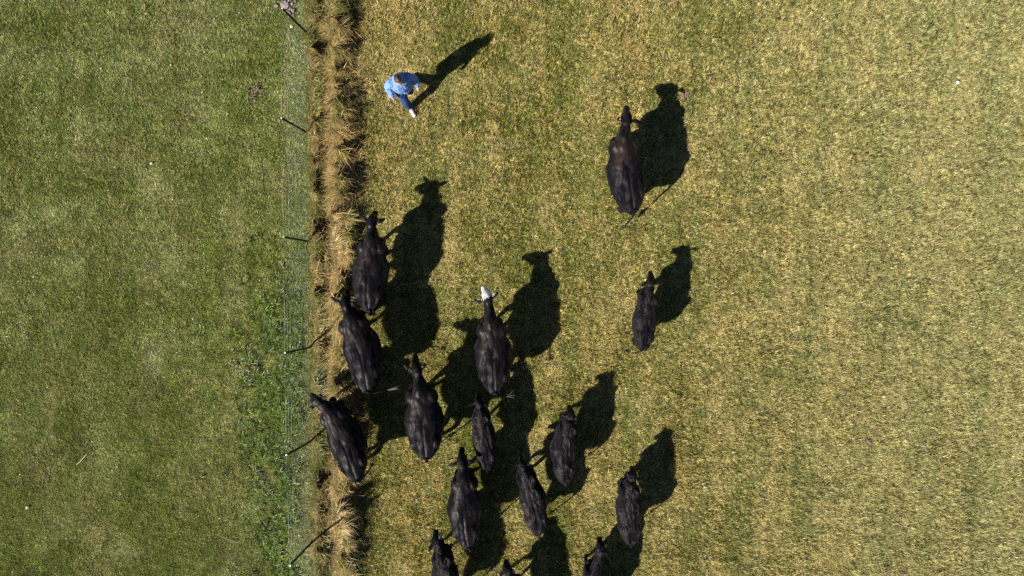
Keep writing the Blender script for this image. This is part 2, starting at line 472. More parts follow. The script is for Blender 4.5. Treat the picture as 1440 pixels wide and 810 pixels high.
cs = []
for i in range(1250):
    yy = -2.2 + rr_.gauss(0, 1.4) if i % 2 else rr_.uniform(-9, -1.0)
    xx = -5.02 - abs(rr_.gauss(0, .66))
    nn = mnoise.noise(Vector((xx * 2.2, yy * 2.2, 9))) + .6 * mnoise.noise(Vector((xx * 6, yy * 6, 2)))
    if nn < -.06: continue
    cs.append((xx, yy, rr_.uniform(.05, .11), 34, rr_.uniform(.10, .24), rr_.uniform(0, 6.28), .8, rr_.uniform(-.4, .08)))
tussocks('lush_grass', 'taller bright green tufts along the left foot of the wire fence', 'grass', cs, M['lush'], 22, wmul=1.5)

# pale flecks (dead leaves and clover heads) lying in the turf
def flecks():
    r = np.random.default_rng(5); bm = bmesh.new()
    for i in range(620):
        if i < 430: x = r.uniform(-15.5, -5.0); y = r.uniform(-10, 10)
        elif i < 520: x = r.uniform(-5.3, -4.75); y = r.uniform(-10, 10)
        else: x = r.uniform(-3.2, 15); y = r.uniform(-10, 10)
        s = r.uniform(.007, .017) * (1.4 if r.random() < .08 else 1)
        z = r.uniform(.028, .05)
        rot = Matrix.Rotation(r.random() * 6.28, 4, 'Z') @ Matrix.Rotation(r.normal(0, .5), 4, 'X')
        pts = [(1, 0, 0), (.35, .5, .15), (-.5, .45, .1), (-1, -.05, 0), (-.3, -.5, .12), (.5, -.4, .1)]
        Mx = Matrix.Translation((x, y, z)) @ rot @ Matrix.Scale(s, 4)
        top = [bm.verts.new(Mx @ Vector(q)) for q in pts]
        bot = [bm.verts.new(Mx @ (Vector(q) * .8 - Vector((0, 0, .35)))) for q in pts]
        bm.faces.new(top); bm.faces.new(list(reversed(bot)))
        for k in range(6): bm.faces.new((top[k], bot[k], bot[(k + 1) % 6], top[(k + 1) % 6]))
    bmesh.ops.recalc_face_normals(bm, faces=bm.faces)
    o = obj_bm('leaf_litter', bm, simple('pale dead leaf', (.55, .50, .38), .8, var=.3, scale=3), smooth=False)
    tag(o, 'tiny pale dead leaves and flower heads sprinkled over the turf', 'leaf litter', kind='stuff')
flecks()

# ------------------------------------------------------------------ fence
def straight(bm, a, b, r, seg=5):
    a = Vector(a); b = Vector(b); t = (b - a).normalized()
    u = t.cross(Vector((1, 0, 0)) if abs(t.x) < .9 else Vector((0, 1, 0))).normalized(); v = t.cross(u)
    ra, rb = [], []
    for k in range(seg):
        an = 6.2832 * k / seg; d = u * math.cos(an) * r + v * math.sin(an) * r
        ra.append(bm.verts.new(a + d)); rb.append(bm.verts.new(b + d))
    for k in range(seg): bm.faces.new((ra[k], ra[(k + 1) % seg], rb[(k + 1) % seg], rb[k]))
    bm.faces.new(list(reversed(ra))); bm.faces.new(rb)

galv = simple('galvanised wire', (.33, .34, .34), .45, .35, .2, 15)
dark_steel = simple('dark post steel', (.018, .018, .020), .55, .3, .3, 60)
cap_m = simple('bright post top', (.75, .77, .80), .35, .4, .1, 60)
def make_fence():
    f = bpy.data.objects.new('wire_fence', None); COL.objects.link(f); f.location = (FENCE_X(0), 0, 0)
    tag(f, 'wire netting fence on slim dark steel posts running between the two paddocks', 'fence')
    ox = f.location.x
    H = 1.36
    top_px = [(397, 12), (396, 166), (399, 333), (401, 496), (403, 640), (408, 795)]
    pts = []
    for tx, ty in top_px:
        p = G(tx, ty, H); pts.append((FENCE_X(p.y), p.y, p))
    pts = [(FENCE_X(9.0), 9.0, Vector((FENCE_X(9.0) + .02, 9.0, H)))] + pts + [(FENCE_X(-9.2), -9.2, Vector((FENCE_X(-9.2) + .02, -9.2, H)))]
    for bx, by, tp in pts:
        po = bpy.data.objects.new('post', None)
        bm = bmesh.new()
        b = Vector((bx - ox, by, -.05)); t = Vector((tp.x - ox, tp.y, H))
        # Y-section star post
        ax = (t - b).normalized()
        for k in range(3):
            an = .4 + k * 2.0944; d = Vector((math.cos(an), math.sin(an), 0)) * .026; s = Vector((-math.sin(an), math.cos(an), 0)) * .004
            q = [b - s, b + s, b + d + s, b + d - s]; w = [v + (t - b) for v in q]
            vs = [bm.verts.new(v) for v in q + w]
            for fc in ((3, 2, 1, 0), (4, 5, 6, 7), (0, 1, 5, 4), (1, 2, 6, 5), (2, 3, 7, 6), (3, 0, 4, 7)):
                bm.faces.new([vs[i] for i in fc])
        pm = obj_bm('post', bm, dark_steel, f, smooth=False)
        bm = bmesh.new(); straight(bm, t - ax * .01, t + ax * .016, .017, 10)
        obj_bm('post_cap', bm, cap_m, pm, smooth=False)
    # wires run from post to post
    def wire_x(i, h):
        bx, by, tp = pts[i]; k = h / H
        return Vector((bx + (tp.x - bx) * k - ox - .028, by + (tp.y - by) * k, h))
    bm = bmesh.new()
    hs = [.06, .14, .23, .33, .43, .54, .66, .78, .90, 1.02]
    for h in hs:
        for i in range(len(pts) - 1): 
            a, b = wire_x(i, h), wire_x(i + 1, h); prev = a
            for k in range(1, 7):
                c = a.lerp(b, k / 6) + Vector((random.uniform(-.008, .008), 0, random.uniform(-.008, .004)))
                if k == 6: c = b
                straight(bm, prev, c, .0008, 4); prev = c
    y = 9.0
    while y > -9.2:
        y -= .15
        straight(bm, (FENCE_X(y) - ox - .028 + random.uniform(-.004, .004), y, .05), (FENCE_X(y) - ox - .024, y + random.uniform(-.01, .01), 1.02), .0006, 3)
    obj_bm('netting', bm, galv, f)
    for h, r_ in ((1.02, .0011), (1.17, .0011), (1.31, .0018)):
        bm = bmesh.new()
        for i in range(len(pts) - 1): straight(bm, wire_x(i, h + .004), wire_x(i + 1, h + .004), r_, 5)
        obj_bm('line_wire', bm, galv, f)
make_fence()

# ------------------------------------------------------------------ cattle
def hide_material(name, fluffy, brown_amt):
    m, nt, P, out = mat_new(name)
    tc = nt.nodes.new('ShaderNodeTexCoord').outputs['Object']
    at = node(nt, 'ShaderNodeAttribute', attribute_name='coat')
    st = node(nt, 'ShaderNodeVectorMath', {0: tc, 1: (.28, 1.0, .8)}, operation='MULTIPLY').outputs[0]
    warp = node(nt, 'ShaderNodeTexNoise', {'Vector': tc, 'Scale': 5.0, 'Detail': 2.0}).outputs['Color']
    st = node(nt, 'ShaderNodeVectorMath', {0: warp, 1: (.16, .16, .16), 2: st}, operation='MULTIPLY_ADD').outputs[0]
    hair = node(nt, 'ShaderNodeTexNoise', {'Vector': st, 'Scale': 95.0, 'Detail': 4.0, 'Roughness': .7}).outputs[0]
    lock = node(nt, 'ShaderNodeTexNoise', {'Vector': st, 'Scale': 14.0 if fluffy else 9.0, 'Detail': 4.0, 'Roughness': .6}).outputs[0]
    patchn = node(nt, 'ShaderNodeTexNoise', {'Vector': st, 'Scale': 6.0, 'Detail': 3.0}).outputs[0]
    cs_ = node(nt, 'ShaderNodeSeparateColor', {0: at.outputs['Color']})
    back, white, dark = cs_.outputs[0], cs_.outputs[1], cs_.outputs[2]
    blk = mixc(nt, smap(nt, hair, .35, .7), (.0016, .0013, .0020), (.0058, .0047, .0074))
    brn = mixc(nt, smap(nt, hair, .35, .7), (.010, .006, .005), (.050, .026, .018))
    f = math_n(nt, 'MULTIPLY', math_n(nt, 'MULTIPLY', back, smap(nt, patchn, .42, .68)), brown_amt, clamp=True)
    col = mixc(nt, f, blk, brn)
    wht = mixc(nt, smap(nt, lock, .3, .7), (.55, .50, .45), (.82, .79, .76))
    col = mixc(nt, white, col, wht)
    col = mixc(nt, dark, col, (.03, .027, .025))
    nt.links.new(col, P.inputs['Base Color'])
    nt.links.new(smap(nt, patchn, .35, .65, .60, .46), P.inputs['Roughness'])
    nt.links.new(smap(nt, math_n(nt, 'MULTIPLY_ADD', patchn, .7, math_n(nt, 'MULTIPLY', lock, .3)), .40, .60, .02, .20), P.inputs['Specular IOR Level'])
    P.inputs['Sheen Weight'].default_value = .03; P.inputs['Sheen Roughness'].default_value = .5
    P.inputs['Sheen Tint'].default_value = (.8, .75, .9, 1)
    b1 = node(nt, 'ShaderNodeBump', {'Height': lock, 'Strength': .9 if fluffy else .5, 'Distance': .07 if fluffy else .025})
    b2 = node(nt, 'ShaderNodeBump', {'Height': hair, 'Strength': .5, 'Distance': .005, 'Normal': b1.outputs[0]})
    nt.links.new(b2.outputs[0], P.inputs['Normal'])
    return m

hide_adult = hide_material('black adult hide', False, .6)
hide_brown = hide_material('brown backed hide', False, 1.0)
hide_calf = hide_material('fluffy young hide', True, .45)
tag_orange = simple('orange plastic tag', (.50, .13, .05), .4, var=.1)
tail_hair = simple('dark tail hair', (.016, .013, .012), .7, var=.4, scale=60)
tail_pale = simple('pale muddy tail hair', (.13, .10, .08), .8, var=.4, scale=60)

def make_cow(label, R, W, P, N, halfw, earL, earR, hz, bend=0.0, tail=None, tail_mat=None, mat=None, white=False,
             phase=0.0, poll_z=None, nose_z=None, calf=False, ear_tag=False, brown=1.0):
    """R rump end, W withers, P poll, N muzzle tip, ear tips: pixels of the photo at their heights; hz = back height"""
    mat = mat or (hide_calf if calf else hide_adult)
    poll_z = poll_z or hz * .90; nose_z = nose_z or hz * .62
    Rw, Ww = G(*R, hz * .93), G(*W, hz)
    Pw, Nw = G(*P, poll_z), G(*N, nose_z)
    root = bpy.data.objects.new('calf' if calf else 'cow', None); COL.objects.link(root)
    ctr = (Rw + Ww) / 2; ctr.z = 0
    fwd = (Ww - Rw); fwd.z = 0; Lt = fwd.length; yaw = math.atan2(fwd.y, fwd.x)
    root.location = ctr; root.rotation_euler = (0, 0, yaw)
    inv = (Matrix.Translation(ctr) @ Matrix.Rotation(yaw, 4, 'Z')).inverted()
    loc = lambda v: inv @ v
    P_, N_ = loc(Pw), loc(Nw)
    h = hz; w = halfw; x0 = -Lt / 2; x1 = Lt / 2
    def X(t): return x0 + Lt * t
    def yb(t): return bend * (1 - (2 * t - 1) ** 2) if 0 <= t <= 1 else 0.0
    bm = bmesh.new()
    # torso: t, centre height, half width, half height
    sec = [(-.015, .80, .09, .08), (.05, .785, .36, .145), (.15, .755, .60, .205), (.26, .735, .80, .245), (.34, .72, .83, .262), (.42, .700, .95, .285),
           (.58, .670, 1.0, .318), (.72, .675, .94, .315), (.84, .70, .74, .295), (.98, .715, .64, .283), (1.08, .715, .46, .25), (1.16, .70, .26, .17)]
    rv = random.Random(int(R[0] * 13 + R[1]))
    if calf: sec = [(t, zc, {-.015: .16, .05: .46, .15: .66}.get(t, ww), hh) for t, zc, ww, hh in sec]
    if calf: sec = [(t, zc + .02, ww * (1 if t < .8 else 1.05), hh * .90) for t, zc, ww, hh in sec]
    sec = [(t, zc, ww * rv.uniform(.95, 1.05), hh) for t, zc, ww, hh in sec]
    tube(bm, [(X(t), yb(t), zc * h) for t, zc, ww, hh in sec], [(ww * w, hh * h) for t, zc, ww, hh in sec], seg=28, n=3, p=2.25, dome=False)
    # spine ridge, hook bones, pin bones, rump muscles, shoulders
    tube(bm, [(X(t), yb(t), z * h) for t, z in ((.05, .900), (.3, .938), (.6, .945), (.85, .945), (1.02, .962), (1.12, .91))],
         [.020, .030, .030, .038, .055, .06], seg=10, n=3)
    for s in (-1, 1):
        ball(bm, (X(.27), yb(.27) + s * w * .52, .885 * h), (.13, .080, .065))
        tube(bm, [(X(.27), s * w * .50, .885 * h), (X(.16), s * w * .36, .87 * h), (X(.05), s * w * .16, .86 * h)], [.06, .05, .045], seg=8, n=3)
        tube(bm, [(X(1.02), s * w * .26, .90 * h), (X(.98), s * w * .42, .78 * h), (X(1.04), s * w * .42, .62 * h)], [(.07, .08), (.09, .08), (.07, .07)], seg=10, n=3)
        ball(bm, (X(.05), s * w * .20, .85 * h), (.06, .045, .05))
        ball(bm, (X(.23), s * w * .34, .68 * h), (.23 * h, .36 * w, .24 * h), Matrix.Rotation(s * .30, 4, 'Z'))
        ball(bm, (X(.95), s * w * .46, .74 * h), (.16 * h, .34 * w, .22 * h), Matrix.Rotation(.25, 4, 'Y'))
        ball(bm, (X(1.08), s * w * .34, .60 * h), (.10 * h, .26 * w, .12 * h))
    ball(bm, (X(1.15), 0, .55 * h), (.10 * h, .22 * w, .13 * h))
    # neck
    base = Vector((X(1.0), 0, .80 * h))
    b2 = Vector((X(1.10), (P_.y) * .12, .82 * h))
    pn = P_ + Vector((-.03, 0, -.05 * h))
    mid = b2.lerp(pn, .5) + Vector((0, 0, -.01))
    q = h / 1.25
    tube(bm, [base, b2, mid, pn], [(.48 * w, .20 * h), (.37 * w, .19 * h), (.122 * q, .170 * q), (.084 * q, .115 * q)], seg=18, n=4)
    # head: poll to muzzle
    hd = (N_ - P_); hl = hd.length; hdn = hd.normalized()
    lat = hdn.cross(Vector((0, 0, 1))).normalized(); upv = lat.cross(hdn).normalized()
    hw = (.118 if not calf else .122) * q
    def HP(t, u=0, s=0): return P_ + hd * t + upv * u * q + lat * s * q
    tube(bm, [HP(-.06, -.045), HP(.12, -.03), HP(.36, -.03), HP(.62, -.035), HP(.84, -.04), HP(.95, -.045)],
         [(.82 * hw, .085 * q), (1.02 * hw, .11 * q), (.92 * hw, .115 * q), (.62 * hw, .085 * q), (.60 * hw, .070 * q), (.55 * hw, .055 * q)],
         up=upv, seg=18, n=4, p=2.3)
    ball(bm, HP(0.0, .01), (.065 * q, .065 * q, .05 * q))
    tube(bm, [HP(.1, -.10), HP(.4, -.13), HP(.8, -.085)], [(.05 * q, .03 * q), (.055 * q, .04 * q), (.045 * q, .03 * q)], up=upv, seg=10, n=2)
    eyes = []
    for s in (-1, 1):
        ball(bm, HP(.33, .018, s * .082), .028 * q)                 # brow
        ball(bm, HP(.36, .004, s * .100), .021 * q); eyes.append(HP(.36, .004, s * .100))
        ball(bm, HP(.93, -.01, s * .042), (.022 * q, .022 * q, .018 * q))     # nostril wings
    # ears
    for e, s in ((earL, 1), (earR, -1)):
        a = HP(.06, .0, -s * .085) if True else None
        # hdn.cross(z) points to the animal's right, so the left ear sits at -lat
        if e is None:
            tip = a + (-lat * s) * .17 * q - hdn * .05 * q + Vector((0, 0, -.02))
        else:
            tip = loc(G(*e, poll_z - .01))
            if (tip - a).length > .30 * q: tip = a + (tip - a).normalized() * .30 * q
            if (tip - a).length < .13 * q: tip = a + (tip - a).normalized() * .13 * q
        dr = (tip - a)
        tube(bm, [a - dr * .1, a + dr * .22, a + dr * .55 + Vector((0, 0, .012)), a + dr * .86, tip],
             [(.030 * q, .024 * q), (.042 * q, .020 * q), (.058 * q, .015 * q), (.038 * q, .013 * q), (.015, .011)], seg=12, n=3)
        if ear_tag and s == 1: tag_at = a + dr * .42
    # legs with a walking phase
    ph = phase
    for s, k in ((1, 0), (-1, 1)):
        sw = math.sin(ph + k * math.pi) * .13 * h
        lift = max(0, math.cos(ph + k * math.pi)) * .05 * h
        # fore
        xs = X(.98); ys = s * w * .46
        tube(bm, [(xs, ys, .66 * h), (xs - .03 * h + sw * .2, ys * .95, .50 * h), (xs + .02 * h + sw * .7, ys * .82, .31 * h + lift), (xs + sw * .9, ys * .80, .12 * h + lift * .8),
                  (xs + .02 * h + sw, ys * .80, .045 * h + lift * .5)],
             [(.11 * q, .14 * q), (.078 * q, .10 * q), (.052 * q, .056 * q), (.037 * q, .037 * q), (.046 * q, .046 * q)], up=(1, 0, 0), seg=12, n=3)
        ball(bm, (xs + .035 * h + sw, ys * .80, .028 * h + lift * .4), (.062 * q, .052 * q, .038 * q))
        # hind
        xs = X(.25); ys = s * w * .36; sw = -sw * .7
        tube(bm, [(xs + .04, ys, .72 * h), (xs + .09 * h + sw * .2, ys, .53 * h), (xs - .02 * h + sw * .5, ys * .9, .40 * h), (xs - .115 * h + sw * .8, ys * .84, .32 * h),
                  (xs - .085 * h + sw * .95, ys * .80, .13 * h), (xs - .05 * h + sw, ys * .80, .045 * h)],
             [(.11 * q, .16 * q), (.09 * q, .13 * q), (.065 * q, .085 * q), (.048 * q, .056 * q), (.040 * q, .040 * q), (.046 * q, .046 * q)], up=(1, 0, 0), seg=12, n=3)
        ball(bm, (xs - .04 * h + sw, ys * .80, .028 * h), (.062 * q, .052 * q, .038 * q))
    # tail
    tb = Vector((X(.03), 0, .915 * h))
    if tail is None:
        tp = [tb, Vector((x0 - .045, 0, .86 * h)), Vector((x0 - .06, .01, .62 * h)), Vector((x0 - .05, .02, .42 * h))]
    else:
        tp = [tb] + [loc(G(a, b, c)) for a, b, c in tail]
    rr2 = [.040 * q] + [.022 * q] * (len(tp) - 2) + [.014]
    tube(bm, tp, rr2, up=(1, 0, 0) if tail is None else (0, 0, 1), seg=10, n=4)
    me = fuse(bm, .0135 if not calf else .0125, 5)
    # coat lumps, then the coat pattern
    co = get_co(me); nrm = np.empty(len(co) * 3, np.float32); me.vertices.foreach_get('normal', nrm); nrm = nrm.reshape(-1, 3)
    sd_ = random.uniform(0, 50); amp = .017 if calf else .009
    dsp = np.array([mnoise.fractal(Vector((v[0] * 5 + sd_, v[1] * 9, v[2] * 7)), 1.0, 2.0, 4) for v in co.tolist()], np.float32)
    # relief: spine groove over loin and rump, hollows behind the shoulder blades and in front of the hips
    tt = (co[:, 0] - x0) / Lt
    yy_ = co[:, 1] - bend * (1 - (2 * np.clip(tt, 0, 1) - 1) ** 2)
    upper = np.clip((co[:, 2] - .58 * h) / (.15 * h), 0, 1) * ((tt > -.02) & (tt < 1.05))
    rel_ = -.017 * np.exp(-(yy_ / .026) ** 2) * np.clip((.66 - tt) / .12, 0, 1)
    off = np.clip((np.abs(yy_) - .03) / .06, 0, 1)
    rel_ += off * (-.011 * np.exp(-((tt - .86) / .05) ** 2) - .015 * np.exp(-((tt - .37 - .25 * np.abs(yy_)) / .07) ** 2) + .004 * np.exp(-((tt - .95) / .05) ** 2))
    co2 = co + nrm * (dsp * amp + rel_ * upper)[:, None]
    me.vertices.foreach_set('co', co2.ravel()); me.update()
    rgba = np.zeros((len(co), 4), np.float32); rgba[:, 3] = 1
    bk = np.exp(-((co[:, 1] / (w * .55)) ** 2)) * np.clip((co[:, 2] - .72 * h) / (.2 * h), 0, 1) * np.exp(-(((co[:, 0] - X(.66)) / (Lt * .42)) ** 2))
    rgba[:, 0] = np.clip(bk * 1.5 + .10, 0, 1) * brown
    rel = co - np.array(P_); th = rel @ np.array(hdn) / hl
    lt_ = np.abs(rel @ np.array(lat)); ur = rel @ np.array(upv)
    nearhead = (np.linalg.norm(rel - th[:, None] * np.array(hd), axis=1) < .22 * q) & (th > -.2) & (co[:, 2] > .5 * nose_z)
    if white:
        isw = nearhead & (th > .05 + lt_ * .8 + .10 * np.sin(lt_ * 160 + co[:, 0] * 90)) & (th < 1.25)
        blot = np.array([mnoise.noise(Vector((v[0] * 12, v[1] * 12, v[2] * 12 + 3))) for v in co.tolist()])
        isw &= ~((blot > .42) & (th > .25) & (th < .8) & (lt_ > .035))
        rgba[isw, 1] = 1
    rgba[nearhead & (th > .93) & (ur < .0), 2] = .8
    rgba[co[:, 2] < .055 * h, 2] = 1
    for e in eyes:
        dd = np.linalg.norm(co - np.array(e), axis=1) < .026 * q
        rgba[dd, 1] = 0; rgba[dd, 2] = 0; rgba[dd, 0] = 0
    set_col(me, 'coat', rgba)
    body = link_mesh('body', me, mat, root)
    # tail switch
    bm = bmesh.new(); e = tp[-1]; d = (tp[-1] - tp[-2]).normalized(); 
    if tail is None: d = Vector((0, 0, -1))
    r2 = random.Random(int(sd_ * 1000))
    for k in range(16 if not calf else 11):
        j = Vector((r2.gauss(0, .20), r2.gauss(0, .20), r2.gauss(0, .14)))
        ln = r2.uniform(.09, .20) * q
        tube(bm, [e - d * .02, e + d * ln * .5 + j * ln * .5, e + d * ln + j * ln * 1.1], [.012 * q, .011 * q, .004], seg=6, n=2)
    obj_bm('tail_switch', bm, tail_mat or tail_hair, root)
    if ear_tag:
        bm = bmesh.new()
        ball(bm, tag_at + Vector((0, 0, .018)), (.026, .020, .006))
        obj_bm('ear_tag', bm, tag_orange, root)
    tag(root, label, 'cow' if not calf else 'calf', 'black cattle walking up the paddock')
    return root

AD = 1.27
make_cow('largest brown backed black cow, alone at upper right, casting a big separate shadow', (892.5, 299), (880, 200), (881, 170), (881.5, 148),
         .425, (867, 167.5), (901, 172), 1.30, mat=hide_brown, bend=.02, phase=2.2, ear_tag=True, tail=[(891, 303, 1.12), (882, 314, .80), (879, 318, .55)])
make_cow('black cow leading the file along the fence, both ears spread wide', (518, 440), (520, 346), (522, 314), (528, 296),
         .415, (504.6, 301), (542.8, 308), AD, phase=.6, bend=.05)
make_cow('black cow directly behind the leading fence side cow, flicking its tail out to the right', (516.5, 554), (492, 455), (485, 428), (488, 408),
         .425, (465, 418), None, AD, phase=2.5, tail=[(521, 553.5, 1.1), (533, 551, 1.05), (547, 548, .98)], tail_mat=tail_pale, bend=-.05)
make_cow('black cow closest to the fence, walking at a slant with its head turned left', (501, 680), (464, 586), (445.5, 565), (436, 555.5),
         .405, (434, 576.5), (454, 555), AD, mat=hide_brown, phase=1.0, bend=-.04, tail=[(506, 676, 1.1), (517, 664, 1.0), (521, 657, .85)])
make_cow('broad black cow with pale muzzle tip, directly left of the white faced cow and calf', (598.5, 649), (590, 558), (586, 522), (583, 498),
         .455, (567.4, 512.6), (599.5, 511), AD, phase=3.4, bend=.0)
make_cow('black cow with a white face and a dark brown back', (696, 556), (691, 463), (686, 422), (680, 402),
         .43, (665.8, 423), (700.7, 410.5), AD, mat=hide_brown, white=True, phase=.2, bend=.0, nose_z=.86,
         tail=[(699, 557, 1.1), (707, 559, 1.0), (713, 557, .92)], tail_mat=tail_pale)
make_cow('small black calf with its muzzle at the rump of the white faced cow', (685, 664), (676, 588), (673.3, 567), (672.7, 553),
         .27, (658, 570.7), (687, 572), 1.0, phase=1.6, calf=True)
make_cow('full grown black cow in the lower middle, ears straight out, below the small calf', (658, 775), (651.5, 682), (650, 651), (648.5, 628.5),
         .385, (630.7, 655), (668, 650), 1.22, phase=2.9, bend=.05, tail=[(664, 775, 1.08), (672, 762, .8), (673, 758, .6)])
make_cow('fluffy black calf right of the full grown lower middle cow, body slanting right', (757, 755), (740, 674), (735, 655), (731.5, 640),
         .30, (727, 655), (747, 654), 1.05, phase=.4, calf=True, bend=-.05)
make_cow('fluffy black calf just above and left of the lower right one, right ear folded', (796, 682), (799, 604), (802, 585), (801, 569),
         .30, (793, 585), (813, 590.5), 1.05, phase=2.0, calf=True, bend=.06)
make_cow('fluffy black calf furthest right of the herd along the bottom', (888, 768), (887, 692), (889.7, 671), (890, 655),
         .31, (880, 664), (904.6, 679), 1.04, phase=3.8, calf=True)
make_cow('slim black calf walking alone straight below the big lone cow at the right', (905, 493), (914, 420), (915.6, 397), (915, 381),
         .275, (900.5, 403), (934, 398), 1.03, phase=1.2, calf=True, tail=[(901, 494, .95), (891, 496, .85), (880, 493, .75)])
make_cow('black animal half cut by the bottom edge, leftmost of the three cut there', (632, 868), (620, 790), (613.5, 764), (612, 745),
         .31, (602.7, 776), (622, 744), 1.1, phase=2.6, calf=True)
make_cow('black animal of which only the head shows at the bottom edge', (733, 905), (722, 832), (713.5, 802), (711, 786),
         .30, (703, 810), (724, 806), 1.05, phase=.9, calf=True)
make_cow('black calf cut by the bottom edge with right ear laid back, rightmost cut there', (824, 893), (838, 812), (845.5, 774), (843, 754),
         .31, (834, 780), (861, 792), 1.1, phase=3.1, calf=True)

# ------------------------------------------------------------------ person
skin_m, nt, P, out = mat_new('skin'); 
P.inputs['Base Color'].default_value = (.50, .27, .20, 1); P.inputs['Roughness'].default_value = .5
nz = node(nt, 'ShaderNodeTexNoise', {'Scale': 30.0, 'Detail': 3.0})
tcn = nt.nodes.new('ShaderNodeTexCoord'); nt.links.new(tcn.outputs['Object'], nz.inputs['Vector'])
atf = node(nt, 'ShaderNodeAttribute', attribute_name='face')
c1 = mixc(nt, smap(nt, nz.outputs[0], .3, .7), (.46, .24, .17), (.56, .32, .24))
sf = node(nt, 'ShaderNodeSeparateColor', {0: atf.outputs['Color']})
c1 = mixc(nt, sf.outputs[0], c1, (.04, .025, .02)); c1 = mixc(nt, sf.outputs[1], c1, (.42, .13, .11))
nt.links.new(c1, P.inputs['Base Color'])

def cloth(name, c, scale=14., dist=.03):
    m, nt, P, out = mat_new(name)
    tc = nt.nodes.new('ShaderNodeTexCoord').outputs['Object']
    n = node(nt, 'ShaderNodeTexNoise', {'Vector': tc, 'Scale': scale, 'Detail': 3.0, 'Distortion': .8}).outputs[0]
    f = node(nt, 'ShaderNodeTexNoise', {'Vector': tc, 'Scale': 160.0, 'Detail': 2.0}).outputs[0]
    cc = mixc(nt, f, tuple(x * .85 for x in c), tuple(min(1, x * 1.15) for x in c))
    cc = mixc(nt, smap(nt, n, .55, .75), cc, tuple(min(1, x * 1.2 + .01) for x in c))
    nt.links.new(cc, P.inputs['Base Color']); P.inputs['Roughness'].default_value = .85
    P.inputs['Specular IOR Level'].default_value = .2
    b = node(nt, 'ShaderNodeBump', {'Height': n, 'Strength': 1.0, 'Distance': dist * 1.6})
    nt.links.new(b.outputs[0], P.inputs['Normal'])
    return m

